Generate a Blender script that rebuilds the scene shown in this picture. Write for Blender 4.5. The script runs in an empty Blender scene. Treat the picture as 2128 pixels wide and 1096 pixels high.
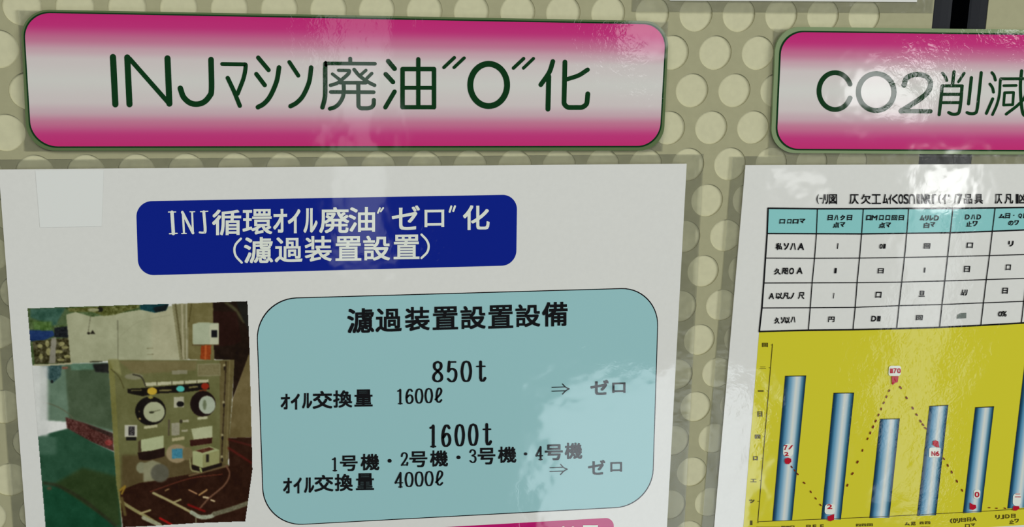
import bpy, math, random
import numpy as np
from mathutils import Vector, Matrix

random.seed(7)
rng = np.random.default_rng(7)
S = bpy.context.scene
COL = S.collection
BASE = 1.60                      # height of the wall origin above the floor

# ------------------------------------------------------------------ camera
W, H, F = 2128, 1096, 2480.0
ROTV = np.array([0.2367, -0.1925, -0.0058])
CAM = np.array([-0.2272, -0.0182, -0.6388])      # wall frame: x right, y down, z into the wall
th = np.linalg.norm(ROTV); k_ = ROTV / th
K_ = np.array([[0, -k_[2], k_[1]], [k_[2], 0, -k_[0]], [-k_[1], k_[0], 0]])
R = np.eye(3) + math.sin(th) * K_ + (1 - math.cos(th)) * K_ @ K_
wv = lambda v: Vector((v[0], v[2], -v[1]))
cd = bpy.data.cameras.new('camera'); cam = bpy.data.objects.new('camera', cd); COL.objects.link(cam)
M = Matrix.Identity(4)
for i, v in enumerate((wv(R[0]), -wv(R[1]), -wv(R[2]))):
    for j in range(3): M[j][i] = v[j]
M.translation = Vector((CAM[0], CAM[2], BASE - CAM[1]))
cam.matrix_world = M
cd.sensor_width = 36; cd.lens = F * 36 / W; cd.clip_start = 0.01
S.camera = cam

def wall(u, v):
    """photo measurement -> metres on the wall plane (x, y down)"""
    u = np.asarray(u, float); v = np.asarray(v, float)
    d = np.stack([(u - W / 2) / F, (v - H / 2) / F, np.ones_like(u)], -1) @ R
    t = -CAM[2] / d[..., 2]
    return CAM[0] + t * d[..., 0], CAM[1] + t * d[..., 1]

# ------------------------------------------------------------------ world, lights, exposure
S.view_settings.view_transform = 'Standard'; S.view_settings.look = 'None'
S.view_settings.gamma = 1; S.view_settings.use_curve_mapping = False
S.view_settings.exposure = 0.0
wd = bpy.data.worlds.new('world'); S.world = wd; wd.use_nodes = True
wd.node_tree.nodes['Background'].inputs[0].default_value = (0.93, 0.98, 0.92, 1)
wd.node_tree.nodes['Background'].inputs[1].default_value = 0.11

def window_light(name, u0, v0, u1, v1, rad, dist=2.4, color=(1, 1, 1)):
    """a real window / lamp behind the photographer, where the laminate mirrors it"""
    xs, ys = wall([u0, u1, u1, u0], [v0, v0, v1, v1])
    t = (dist - CAM[2]) / (-CAM[2])
    lx = CAM[0] + t * (xs - CAM[0]); ly = CAM[1] + t * (ys - CAM[1])
    cx, cy = lx.mean(), ly.mean(); sx = (lx[1] + lx[2] - lx[0] - lx[3]) / 2; sy = (ly[2] + ly[3] - ly[0] - ly[1]) / 2
    l = bpy.data.lights.new(name, 'AREA'); l.shape = 'RECTANGLE'; l.size = sx; l.size_y = sy
    l.energy = rad * math.pi * sx * sy; l.color = color
    o = bpy.data.objects.new(name, l); COL.objects.link(o)
    o.location = (cx, -dist, BASE - cy); o.rotation_euler = (math.radians(90), 0, 0)
    return o
COOL = (0.92, 0.97, 1.0)
window_light('window_light', 1120, 800, 1560, 1500, 4.0, color=(.86, .94, 1))
window_light('window_light', 690, -60, 800, 545, 1.5, color=COOL)
window_light('window_light', 1845, 430, 1965, 1050, 2.0, color=COOL)
window_light('window_light', 1765, 150, 1930, 232, 7.5)
window_light('window_light', 1905, 340, 2015, 420, 12.0)
window_light('window_light', 1620, 355, 1705, 400, 4.0)
window_light('window_light', 1275, 40, 1400, 128, 4.0)
def fill_light(name, loc, sx, sy, energy, color):
    l = bpy.data.lights.new(name, 'AREA'); l.shape = 'RECTANGLE'; l.size = sx; l.size_y = sy; l.energy = energy; l.color = color
    o = bpy.data.objects.new(name, l); COL.objects.link(o); o.location = loc
    o.rotation_euler = (Vector((0.0, 0, 1.45)) - o.location).to_track_quat('-Z', 'Y').to_euler()
fill_light('side_fill_light', (2.6, -2.2, 2.2), 1.8, 1.5, 56, (1, 1, .97))  # unseen area light added to brighten the right side, clear of the mirrored zone
fill_light('top_fill_light', (-1.0, -2.0, 3.1), 2.0, 1.0, 31, (1, .99, .93))  # unseen overhead area light added to lift the general level

# ------------------------------------------------------------------ helpers
def lin(c):
    c = np.asarray(c, float) / 255.0
    return np.where(c <= 0.04045, c / 12.92, ((c + 0.055) / 1.055) ** 2.4)

def node_mat(name, color=None, attr=False, rough=0.5, coat=0.0, coat_rough=0.06, bump=0.0, grain=0.0, grain_scale=900, spec=0.5):
    m = bpy.data.materials.new(name); m.use_nodes = True
    nt = m.node_tree; N = nt.nodes; L = nt.links; b = N['Principled BSDF']
    b.inputs['Roughness'].default_value = rough
    b.inputs['Specular IOR Level'].default_value = spec
    geo = N.new('ShaderNodeNewGeometry')
    if attr:
        a = N.new('ShaderNodeAttribute'); a.attribute_name = 'Col'; src = a.outputs['Color']
    else:
        rgb = N.new('ShaderNodeRGB'); rgb.outputs[0].default_value = (*lin(color), 1); src = rgb.outputs[0]
    if grain:
        n = N.new('ShaderNodeTexNoise'); n.inputs['Scale'].default_value = grain_scale; n.inputs['Detail'].default_value = 4
        L.new(geo.outputs['Position'], n.inputs['Vector'])
        mr = N.new('ShaderNodeMapRange'); mr.inputs['From Min'].default_value = .3; mr.inputs['From Max'].default_value = .7
        mr.inputs['To Min'].default_value = 1 - grain; mr.inputs['To Max'].default_value = 1 + grain
        L.new(n.outputs['Fac'], mr.inputs['Value'])
        mx = N.new('ShaderNodeVectorMath'); mx.operation = 'SCALE'
        L.new(src, mx.inputs[0]); L.new(mr.outputs[0], mx.inputs['Scale']); src = mx.outputs[0]
    L.new(src, b.inputs['Base Color'])
    if coat:
        b.inputs['Coat Weight'].default_value = coat; b.inputs['Coat Roughness'].default_value = coat_rough
    if bump:
        w1 = N.new('ShaderNodeTexNoise'); w1.inputs['Scale'].default_value = 26; w1.inputs['Detail'].default_value = 3; w1.inputs['Roughness'].default_value = .45
        w2 = N.new('ShaderNodeTexNoise'); w2.inputs['Scale'].default_value = 240; w2.inputs['Detail'].default_value = 2; w2.inputs['Distortion'].default_value = 1.5
        msk = N.new('ShaderNodeTexNoise'); msk.inputs['Scale'].default_value = 9
        for w in (w1, w2, msk): L.new(geo.outputs['Position'], w.inputs['Vector'])
        p1 = N.new('ShaderNodeMath'); p1.operation = 'MULTIPLY'; p1.inputs[1].default_value = bump * 1.0; L.new(w1.outputs['Fac'], p1.inputs[0])
        pm = N.new('ShaderNodeMapRange'); pm.inputs['From Min'].default_value = .48; pm.inputs['From Max'].default_value = .62; pm.inputs['To Max'].default_value = bump * 0.10
        L.new(msk.outputs['Fac'], pm.inputs['Value'])
        p2 = N.new('ShaderNodeMath'); p2.operation = 'MULTIPLY'; L.new(w2.outputs['Fac'], p2.inputs[0]); L.new(pm.outputs[0], p2.inputs[1])
        ad = N.new('ShaderNodeMath'); ad.operation = 'ADD'; L.new(p1.outputs[0], ad.inputs[0]); L.new(p2.outputs[0], ad.inputs[1])
        bp = N.new('ShaderNodeBump'); bp.inputs['Strength'].default_value = 1; bp.inputs['Distance'].default_value = 1.0
        L.new(ad.outputs[0], bp.inputs['Height'])
        L.new(bp.outputs[0], b.inputs['Coat Normal'] if coat else b.inputs['Normal'])
    return m

BUMP = 0.0005
M_PRINT = node_mat('laminated_print', attr=True, rough=.6, coat=1, bump=BUMP, spec=.0)
M_PAPER = node_mat('laminated_white_paper', (232, 233, 229), rough=.6, coat=1, bump=BUMP, grain=.012, grain_scale=400, spec=.0)
M_INK = node_mat('black_ink', (16, 16, 20), rough=.6, coat=1, bump=BUMP, spec=.0)
M_GREENINK = node_mat('dark_green_ink', (6, 56, 22), rough=.6, coat=1, bump=BUMP, spec=.0)
M_WHITEINK = node_mat('white_lettering', (236, 242, 232), rough=.6, coat=1, bump=BUMP, spec=.0)
M_RED = node_mat('red_ink', (190, 16, 44), rough=.6, coat=1, bump=BUMP, spec=.0)
M_DOT = node_mat('brown_dot_ink', (120, 46, 14), rough=.6, coat=1, bump=BUMP, spec=.0)
M_PALE = node_mat('matte_pale_patch', (236, 239, 236), rough=.6, coat=1, coat_rough=.25, bump=BUMP, spec=0)
M_GREY = node_mat('grey_ink', (116, 126, 120), rough=.6, coat=1, bump=BUMP, spec=.0)
M_OLIVEINK = node_mat('olive_ink', (84, 74, 22), rough=.6, coat=1, bump=BUMP, spec=.0)
M_PANEL = node_mat('panel_plastic', (171, 169, 136), rough=.55, grain=.03, grain_scale=220, spec=.12)
M_BACK = node_mat('backing_board', (208, 206, 172), rough=.7, grain=.035, grain_scale=300, spec=.1)
M_RUBBER = node_mat('black_post_metal', (38, 40, 45), rough=.5, grain=.05, spec=.08)
M_GROOVE = node_mat('black_groove', (2, 2, 3), rough=.9, spec=0)

def film_mat():
    m = bpy.data.materials.new('clear_laminate_film'); m.use_nodes = True
    nt = m.node_tree; N = nt.nodes; L = nt.links
    for n in list(N):
        if n.type == 'BSDF_PRINCIPLED': N.remove(n)
    out = [n for n in N if n.type == 'OUTPUT_MATERIAL'][0]
    tr = N.new('ShaderNodeBsdfTransparent'); tr.inputs[0].default_value = (.985, .99, .98, 1)
    df = N.new('ShaderNodeBsdfDiffuse'); df.inputs[0].default_value = (.8, .82, .76, 1)
    gl = N.new('ShaderNodeBsdfGlossy'); gl.inputs['Roughness'].default_value = .16
    geo = N.new('ShaderNodeNewGeometry')
    n = N.new('ShaderNodeTexNoise'); n.inputs['Scale'].default_value = 60; n.inputs['Detail'].default_value = 3
    L.new(geo.outputs['Position'], n.inputs['Vector'])
    bp = N.new('ShaderNodeBump'); bp.inputs['Distance'].default_value = .0007; L.new(n.outputs['Fac'], bp.inputs['Height'])
    L.new(bp.outputs[0], gl.inputs['Normal'])
    m1 = N.new('ShaderNodeMixShader'); m1.inputs[0].default_value = .05; L.new(tr.outputs[0], m1.inputs[1]); L.new(df.outputs[0], m1.inputs[2])
    fr = N.new('ShaderNodeFresnel'); fr.inputs[0].default_value = 1.42; L.new(bp.outputs[0], fr.inputs['Normal'])
    m2 = N.new('ShaderNodeMixShader'); L.new(fr.outputs[0], m2.inputs[0]); L.new(m1.outputs[0], m2.inputs[1]); L.new(gl.outputs[0], m2.inputs[2])
    L.new(m2.outputs[0], out.inputs['Surface'])
    return m
M_FILM = film_mat()

def tag(o, label=None, cat=None, group=None, kind=None):
    if label: o['label'] = label
    if cat: o['category'] = cat
    if group: o['group'] = group
    if kind: o['kind'] = kind
    return o

def empty(name, u, v, **kw):
    o = bpy.data.objects.new(name, None); COL.objects.link(o)
    x, y = wall(u, v); o.location = (float(x), 0, BASE - float(y)); o.empty_display_size = .02
    return tag(o, **kw)

def mesh_obj(name, verts, faces, mat, parent=None, colors=None, smooth=False):
    """verts in wall frame (x, y down, depth towards the viewer in metres)"""
    v = np.asarray(verts, float)
    w = np.stack([v[:, 0], -v[:, 2], BASE - v[:, 1]], 1)
    org = w.mean(0)
    me = bpy.data.meshes.new(name)
    me.from_pydata([tuple(a) for a in (w - org)], [], faces)
    if colors is not None:
        ca = me.color_attributes.new('Col', 'FLOAT_COLOR', 'POINT')
        c = np.ones((len(v), 4), np.float32); c[:, :3] = lin(colors)
        ca.data.foreach_set('color', c.ravel())
    me.materials.append(mat); me.update()
    o = bpy.data.objects.new(name, me); COL.objects.link(o)
    if parent is not None:
        o.parent = parent
        pw = Vector((0, 0, 0)); q = parent
        while q is not None: pw += q.location; q = q.parent
        o.location = Vector(org) - pw
    else:
        o.location = org
    return o

def quadmap(quad):
    """unit square (s right, t down) -> photo pixels, projective so it is a true flat rectangle"""
    (x0, y0), (x1, y1), (x2, y2), (x3, y3) = quad      # TL TR BR BL
    A = []; B = []
    for (s, t), (x, y) in zip(((0, 0), (1, 0), (1, 1), (0, 1)), quad):
        A.append([s, t, 1, 0, 0, 0, -s * x, -t * x]); B.append(x)
        A.append([0, 0, 0, s, t, 1, -s * y, -t * y]); B.append(y)
    h = np.linalg.solve(np.array(A), np.array(B))
    def f(s, t):
        s = np.asarray(s, float); t = np.asarray(t, float)
        d = h[6] * s + h[7] * t + 1
        return (h[0] * s + h[1] * t + h[2]) / d, (h[3] * s + h[4] * t + h[5]) / d
    return f

def grow(quad, d):
    c = np.array(quad, float)
    u, v = c[:, 0] + np.array([-d, d, d, -d]), c[:, 1] + np.array([-d, -d, d, d])
    return list(zip(u, v))

def rr_rows(aspect, rad, n=44, nc=14):
    """rows of a rounded rectangle in unit coords: (t, s_left, s_right); rad as fraction of height"""
    ts = []
    if rad > 0:
        for i in range(nc + 1): ts.append(rad * (1 - math.cos(math.pi / 2 * i / nc)))
        a = list(np.linspace(rad, 1 - rad, n)[1:-1])
        ts = ts + a + [1 - q for q in reversed(ts)]
    else: ts = list(np.linspace(0, 1, n))
    rows = []
    for t in ts:
        e = 0
        if rad > 0:
            if t < rad: e = rad - math.sqrt(max(0, rad ** 2 - (rad - t) ** 2))
            elif t > 1 - rad: e = rad - math.sqrt(max(0, rad ** 2 - (t - 1 + rad) ** 2))
        rows.append((t, e / aspect, 1 - e / aspect))
    return rows

def px_aspect(quad):
    q = np.array(quad, float); return (np.linalg.norm(q[1] - q[0]) + np.linalg.norm(q[2] - q[3])) / (np.linalg.norm(q[3] - q[0]) + np.linalg.norm(q[2] - q[1]))

def rounded_panel(name, quad, rad, depth, mat=None, parent=None, colfn=None, nx=2, n=44, thick=0.0):
    f = quadmap(quad); rows = rr_rows(px_aspect(quad), rad, n)
    V = []; C = []; Fc = []
    for t, a, b in rows:
        for i in range(nx):
            s = a + (b - a) * i / (nx - 1)
            u, v = f(s, t); x, y = wall(u, v); V.append((float(x), float(y), depth))
            if colfn: C.append(colfn(s, t))
    for r in range(len(rows) - 1):
        for i in range(nx - 1):
            k = r * nx + i
            Fc.append((k, k + nx, k + nx + 1, k + 1))
    if thick:
        loop = [i for i in range(nx)] + [r * nx + nx - 1 for r in range(1, len(rows))] + \
               [(len(rows) - 1) * nx + i for i in range(nx - 2, -1, -1)] + [r * nx for r in range(len(rows) - 2, 0, -1)]
        base = len(V)
        for k in loop:
            V.append((V[k][0], V[k][1], depth - thick))
            if colfn: C.append(C[k])
        m = len(loop)
        for i in range(m):
            j = (i + 1) % m
            Fc.append((loop[i], loop[j], base + j, base + i))
        Fc.append(tuple(range(base, base + m)))
    return mesh_obj(name, V, Fc, mat or M_PRINT, parent, C if colfn else None)

def film_ring(quad, d, depth, parent, inner=0.0):
    """clear laminate margin round a printed sheet: a thin ring with its own edges"""
    d = d if isinstance(d, (tuple, list)) else (d, d, d, d)      # left top right bottom
    q = np.array(quad, float)
    o = q + np.array([[-d[0], -d[1]], [d[2], -d[1]], [d[2], d[3]], [-d[0], d[3]]])
    V = []
    for loop, z in ((q, depth), (o, depth), (o, depth - .00025), (q, depth - .00025)):
        for u, v in loop:
            x, y = wall(u, v); V.append((float(x), float(y), z))
    Fc = []
    for i in range(4):
        j = (i + 1) % 4
        Fc.append((i, j, 4 + j, 4 + i)); Fc.append((4 + i, 4 + j, 8 + j, 8 + i))
    o = mesh_obj('film_margin', V, Fc, M_FILM, parent)
    o['label'] = 'clear glossy film margin'
    return o

# --- pen strokes: polylines with round ends, width in photo pixels
def smooth_line(pts, n=8):
    p = [np.array(q, float) for q in pts]
    if len(p) < 3: return p
    out = []
    for i in range(len(p) - 1):
        a = p[i - 1] if i > 0 else 2 * p[0] - p[1]
        b, c = p[i], p[i + 1]
        d = p[i + 2] if i + 2 < len(p) else 2 * p[-1] - p[-2]
        for k in range(n):
            t = k / n
            out.append(.5 * ((2 * b) + (-a + c) * t + (2 * a - 5 * b + 4 * c - d) * t * t + (-a + 3 * b - 3 * c + d) * t ** 3))
    out.append(p[-1]); return out

class Pen:
    def __init__(s): s.V = []; s.F = []; s.n = 0; s.Z = []
    def stroke(s, pts, w, wthin=None, smooth=False, cap=True, closed=False):
        """one ribbon with mitred joints and round ends, so that no piece of it overlaps another"""
        p = smooth_line(pts) if smooth else [np.array(q, float) for q in pts]
        wt = w if wthin is None else wthin
        if not smooth and len(p) > 2:                   # ease the corners
            q = [p[0]]
            for a, b, c in zip(p[:-2], p[1:-1], p[2:]):
                la, lc = np.linalg.norm(a - b), np.linalg.norm(c - b); e = min(w * .55, la * .4, lc * .4)
                pa, pc = b + (a - b) / la * e, b + (c - b) / lc * e
                for t in (0, .33, .67, 1): q.append(pa * (1 - t) ** 2 + 2 * b * t * (1 - t) + pc * t * t)
            p = q + [p[-1]]
        p = [a for i, a in enumerate(p) if i == 0 or np.linalg.norm(a - p[i - 1]) > 1e-4]
        n = len(p); ring = n > 4 and np.linalg.norm(p[0] - p[-1]) < 1e-3
        Lf = []; Rt = []
        for i, a in enumerate(p):
            d0 = p[i] - p[i - 1] if i > 0 else (p[0] - p[-2] if ring else p[1] - p[0])
            d1 = p[i + 1] - p[i] if i < n - 1 else (p[1] - p[0] if ring else p[-1] - p[-2])
            d0 = d0 / np.linalg.norm(d0); d1 = d1 / np.linalg.norm(d1); t = d0 + d1; t = t / (np.linalg.norm(t) + 1e-9)
            wid = (wt + (w - wt) * abs(t[1])) / 2; m = min(1.6, 1 / max(.3, abs(t @ d1)))
            nr = np.array([-t[1], t[0]]) * wid * m
            Lf.append(a + nr); Rt.append(a - nr)
        k = len(s.V); s.V += Lf + Rt
        for i in range(n - 1): s.F.append((k + i, k + n + i, k + n + i + 1, k + i + 1))
        if cap and not ring:
            for e, nb in ((0, 1), (n - 1, n - 2)):
                d = p[e] - p[nb]; d = d / np.linalg.norm(d); hw = (Lf[e] - Rt[e]) / 2; r = np.linalg.norm(hw)
                kk = len(s.V)
                for j in range(1, 7):
                    q = math.pi * j / 7; s.V.append(p[e] + hw * math.cos(q) + d * r * math.sin(q))
                s.F.append((k + e,) + tuple(range(kk, kk + 6)) + (k + n + e,))
        s.lift(k)
    def lift(s, k):
        s.n += 1; s.Z += [4e-6 * (s.n % 20)] * (len(s.V) - len(s.Z))
    def poly(s, pts):
        k = len(s.V); s.V += [np.array(q, float) for q in pts]; s.F.append(tuple(range(k, k + len(pts)))); s.lift(k)
    def glyph(s, ch, x0, x1, y0, y1, dy=0.0, skew=0.0, bold=.012):
        """font glyph fitted in a box; dy = rise over the width, skew = px shift of the bottom"""
        gv, gf = font_glyph(ch, 0.0)
        e = bold * (y1 - y0) * 1.15                      # heavier print: the same outline set twice to five times, a hair apart
        for ex, ey in (((0, 0),) if e < .12 else ((-e, -e), (e, e), (-e, e), (e, -e))):
            k = len(s.V)
            for a, b in gv:
                s.V.append(np.array([x0 + (x1 - x0) * a + skew * b + ex, y0 + (y1 - y0) * b + dy * a + ey]))
            s.F += [tuple(k + i for i in f) for f in gf]; s.lift(k)
    def build(s, name, mat, depth, parent, colors=None):
        v = np.array(s.V); x, y = wall(v[:, 0], v[:, 1])
        z = depth + np.array(s.Z)
        F_ = []
        for f in s.F:                                   # every face looks at the viewer
            a = sum(x[f[i]] * y[f[(i + 1) % len(f)]] - x[f[(i + 1) % len(f)]] * y[f[i]] for i in range(len(f)))
            F_.append(f if a < 0 else tuple(reversed(f)))
        return mesh_obj(name, np.stack([x, y, z], 1), F_, mat, parent, colors)

_gl = {}
def font_glyph(ch, bold):
    key = (ch, bold)
    if key in _gl: return _gl[key]
    c = bpy.data.curves.new('g', 'FONT'); c.body = ch; c.size = 1; c.resolution_u = 3; c.offset = 0
    o = bpy.data.objects.new('g', c); COL.objects.link(o)
    me = bpy.data.meshes.new_from_object(o)
    v = np.array([q.co[:2] for q in me.vertices]) if len(me.vertices) else np.array([[0, 0], [1, 0], [1, 1], [0, 1.]])
    f = [tuple(p.vertices) for p in me.polygons] if len(me.vertices) else [(0, 1, 2, 3)]
    mn, mx = v.min(0), v.max(0); d = np.maximum(mx - mn, 1e-6)
    g = (v - mn) / d; g[:, 1] = 1 - g[:, 1]
    bpy.data.objects.remove(o); bpy.data.curves.remove(c); bpy.data.meshes.remove(me)
    _gl[key] = (g, f); return _gl[key]

# --- narrow Mincho style numerals, unit box (x right, y down)
DIG = {
 '0': [[(.5, 0), (.8, .1), (.95, .5), (.8, .9), (.5, 1), (.2, .9), (.05, .5), (.2, .1), (.5, 0)]],
 '1': [[(.22, .1), (.45, .06), (.56, 0)], [(.56, .02), (.56, 1)], [(.3, 1), (.82, 1)]],
 '2': [[(.1, .27), (.2, .08), (.5, 0), (.8, .1), (.86, .3), (.62, .58), (.1, .98)], [(.1, .97), (.9, .97)], [(.9, .97), (.95, .8)]],
 '3': [[(.1, .17), (.25, .03), (.5, 0), (.78, .1), (.8, .32), (.4, .46)], [(.4, .46), (.8, .55), (.9, .78), (.75, .95), (.45, 1), (.1, .87)]],
 '4': [[(.68, 0), (.03, .7)], [(.03, .7), (.97, .7)], [(.68, 0), (.68, 1)], [(.45, 1), (.9, 1)]],
 '5': [[(.88, .02), (.22, .02)], [(.22, .02), (.14, .48)], [(.14, .48), (.35, .38), (.6, .37), (.88, .5), (.9, .78), (.7, .97), (.4, 1), (.1, .88)]],
 '6': [[(.85, .13), (.65, .01), (.4, .04), (.18, .25), (.08, .6), (.2, .92), (.5, 1), (.82, .9), (.93, .7), (.8, .48), (.5, .41), (.15, .58)]],
 '8': [[(.5, 0), (.82, .1), (.82, .32), (.5, .47), (.12, .68), (.12, .9), (.5, 1), (.88, .9), (.88, .68), (.5, .47), (.18, .32), (.18, .1), (.5, 0)]],
 't': [[(.5, .03), (.5, .85)], [(.5, .85), (.6, .98), (.8, .98), (.97, .86)], [(.1, .26), (.95, .26)]],
 'l': [[(.1, .8), (.75, .42), (.9, .15), (.65, 0), (.4, .1), (.25, .5), (.3, .88), (.6, 1), (.92, .85)]],
}
def numerals(pen, text, x0, y0, x1, y1, cw, hgt, w, wthin, slant=0.0):
    """first glyph left-top (x0,y0), last glyph left-top (x1,y1)"""
    n = len(text)
    for i, ch in enumerate(text):
        f = i / max(1, n - 1); ox = x0 + (x1 - x0) * f; oy = y0 + (y1 - y0) * f
        if ch == ' ': continue
        for st in DIG[ch]:
            pts = [(ox + cw * a + slant * b, oy + hgt * b - .02 * cw * a) for a, b in st]
            pen.stroke(pts, w, wthin, smooth=len(pts) > 2, cap=True)

def string(pen, text, boxes, bold=.012, skew=0.0, dy=0.0):
    for ch, (x0, x1, y0, y1) in zip(text, boxes): pen.glyph(ch, x0, x1, y0, y1, dy=dy, skew=skew, bold=bold)

# ------------------------------------------------------------------ the partition wall
PITCH = .025; ROWP = PITCH * math.sqrt(3) / 2 * .9638; RH = .00952; TH = .0009

def box(name, x0, x1, y0, y1, z0, z1, mat, parent=None):
    V = [(x, y, z) for z in (z0, z1) for y in (y0, y1) for x in (x0, x1)]
    Fc = [(0, 1, 3, 2), (4, 6, 7, 5), (0, 4, 5, 1), (2, 3, 7, 6), (0, 2, 6, 4), (1, 5, 7, 3)]
    return mesh_obj(name, V, Fc, mat, parent)

def perforated(name, xl, xr, r0, r1, cols, parent=None):
    """sheet with round holes in staggered rows; cols(r) -> (first, last) hole index"""
    V = []; Fc = []
    def quad(a, b, c, d):
        k = len(V); V.extend([(a, c, 0), (b, c, 0), (b, d, 0), (a, d, 0)]); Fc.append((k, k + 3, k + 2, k + 1))
    hw, hh = PITCH / 2, ROWP / 2
    ca = math.atan2(hh, hw)
    ang = sorted([2 * math.pi * i / 36 for i in range(36)] + [ca, math.pi - ca, math.pi + ca, 2 * math.pi - ca])
    for r in range(r0, r1 + 1):
        a, b = cols(r); off = PITCH / 2 if r % 2 else 0; cy = r * ROWP
        quad(xl, a * PITCH + off - hw, cy - hh, cy + hh)
        quad(b * PITCH + off + hw, xr, cy - hh, cy + hh)
        for i in range(a, b + 1):
            cx = i * PITCH + off; k = len(V); n = len(ang)
            for t in ang:
                c, s = math.cos(t), math.sin(t)
                V.append((cx + RH * c, cy + RH * s, 0))
            for t in ang:
                c, s = math.cos(t), math.sin(t)
                q = min(hw / abs(c) if abs(c) > 1e-9 else 9, hh / abs(s) if abs(s) > 1e-9 else 9)
                V.append((cx + q * c, cy + q * s, 0))
            for t in ang:
                V.append((cx + RH * math.cos(t), cy + RH * math.sin(t), -TH))
            for j in range(n):
                m = (j + 1) % n
                Fc.append((k + j, k + m, k + n + m, k + n + j))
                Fc.append((k + j, k + 2 * n + j, k + 2 * n + m, k + m))
    y0 = (r0 - .5) * ROWP; y1 = (r1 + .5) * ROWP
    k = len(V)
    V += [(xl, y0, 0), (xr, y0, 0), (xr, y1, 0), (xl, y1, 0), (xl, y0, -TH), (xr, y0, -TH), (xr, y1, -TH), (xl, y1, -TH)]
    for i in range(4):
        j = (i + 1) % 4; Fc.append((k + i, k + j, k + 4 + j, k + 4 + i))
    return mesh_obj(name, V, Fc, M_PANEL, parent), (y0, y1)

R0, R1 = -11, 25
# the post: left edge through (1942,0), right edge through (2055,0)
pxl = float(wall(1941, 10)[0]); pxr = float(wall(2054, 10)[0])
xl_ = -22 * PITCH
p1, (yt, yb) = perforated('perforated_panel', xl_, pxl, R0, R1, lambda r: (-21, 4 if r % 2 == 0 else 3))
tag(p1, 'olive beige partition panel full of round holes, left of the black post', 'panel')
nx_ = int(math.ceil((pxr + (pxl - 4 * PITCH)) / PITCH))
p2, _ = perforated('perforated_panel', pxr, (nx_ + 10) * PITCH, R0, R1, lambda r: (nx_, nx_ + 8))
tag(p2, 'plain olive beige panel edge right of the black post', 'panel')
bb = box('wall_back', xl_, (nx_ + 10) * PITCH, yt, yb, -TH - .004, -TH, M_BACK); tag(bb, kind='structure')

# black post: channel with raised flanks and a deep centre groove
wp = pxr - pxl
post = bpy.data.objects.new('partition_post', None); COL.objects.link(post)
post.location = ((pxl + pxr) / 2, 0, BASE - yb)
tag(post, 'glossy black upright post passing behind the right pink sign', 'post')
def profile(name, pts, mat):
    V = []; Fc = []; n = len(pts)
    for y in (yt, yb):
        for x, z in pts: V.append((pxl + x * wp, y, z))
    for i in range(n):
        j = (i + 1) % n; Fc.append((i, i + n, j + n, j))
    Fc.append(tuple(range(n))); Fc.append(tuple(range(2 * n - 1, n - 1, -1)))
    return mesh_obj(name, V, Fc, mat, post)
ZB = -.0009
profile('flange', [(.002, ZB), (.002, -.0002), (.02, 0), (.14, 0), (.28, -.0003), (.34, -.0006), (.34, ZB)], M_RUBBER)
profile('flange', [(.66, ZB), (.66, -.0006), (.70, -.0003), (.86, 0), (.975, 0), (.998, -.0004), (.998, ZB)], M_RUBBER)
profile('groove', [(.33, -.0009), (.33, -.00075), (.67, -.00075), (.67, -.0009)], M_GROOVE)

# ------------------------------------------------------------------ pink heading signs
def mix(a, b, t): return tuple(a[i] + (b[i] - a[i]) * t for i in range(3))
def ramp(stops):
    def f(t):
        for (t0, c0), (t1, c1) in zip(stops[:-1], stops[1:]):
            if t <= t1:
                q = (t - t0) / (t1 - t0); q = .5 * q + .5 * q * q * (3 - 2 * q)
                return mix(c0, c1, max(0, q))
        return stops[-1][1]
    return f
PINK = ramp([(0, (206, 44, 126)), (.08, (206, 52, 130)), (.19, (209, 124, 160)), (.27, (216, 180, 192)), (.34, (222, 212, 212)), (.5, (224, 223, 219)),
             (.66, (222, 212, 212)), (.74, (214, 184, 194)), (.82, (210, 126, 160)), (.92, (206, 60, 132)), (1, (208, 50, 124))])

def heading_sign(quad, rad, label, film, ctr, e=0, edge=(96, 116, 76)):
    s = empty('heading_sign', *ctr, label=label, cat='sign')
    outer = [(quad[0][0] - 7 - e, quad[0][1] - 7 - e), (quad[1][0] + 7, quad[1][1] - 7 - e), (quad[2][0] + 9, quad[2][1] + 10), (quad[3][0] - 10 - e / 2, quad[3][1] + 9)]
    film_ring(grow(outer, -18), film, .00045, s)
    b = rounded_panel('board', outer, rad * 1.02, .0022, parent=s, thick=.00215, colfn=lambda a, t: edge, n=8)
    b['label'] = 'olive green edge of the board'
    mid = grow(quad, 3)
    o = rounded_panel('border', mid, rad * 1.01, .0024, M_GREENINK, s, thick=.00019, n=8); o['label'] = 'thin dark green outline'
    rounded_panel('pink_face', quad, rad, .00255, parent=s, colfn=lambda a, t: PINK(t), n=70, nx=3)['label'] = 'pink face fading to white across the middle'
    return s

sign1 = heading_sign([(51, 26), (1381, 51), (1367, 302), (68, 303)], .19,
    'long pink and white heading sign lettered INJ in green, above the left poster', (24, 17, 18, 20), (710, 300))
P = Pen()
z = lambda pts: [(a / 3.04, b / 3.04) for a, b in pts]
def A(pts, w, smooth=False): P.stroke(z(pts), w / 3.04, smooth=smooth)
A([(718, 358), (733, 656)], 39)
A([(808, 360), (822, 656)], 38); A([(822, 368), (1072, 652)], 29); A([(1061, 366), (1073, 652)], 38)
A([(1335, 374), (1338, 560), (1325, 605), (1290, 642), (1245, 655), (1200, 645), (1162, 610), (1145, 565), (1142, 555)], 35, True)
A([(1405, 402), (1545, 404)], 24); A([(1545, 404), (1553, 415), (1540, 490), (1502, 590)], 26, True); A([(1440, 490), (1480, 575), (1516, 665)], 27)
A([(1632, 362), (1697, 440)], 27); A([(1620, 465), (1673, 535)], 27); A([(1763, 424), (1748, 510), (1710, 600), (1670, 650), (1630, 674)], 29, True)
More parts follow.
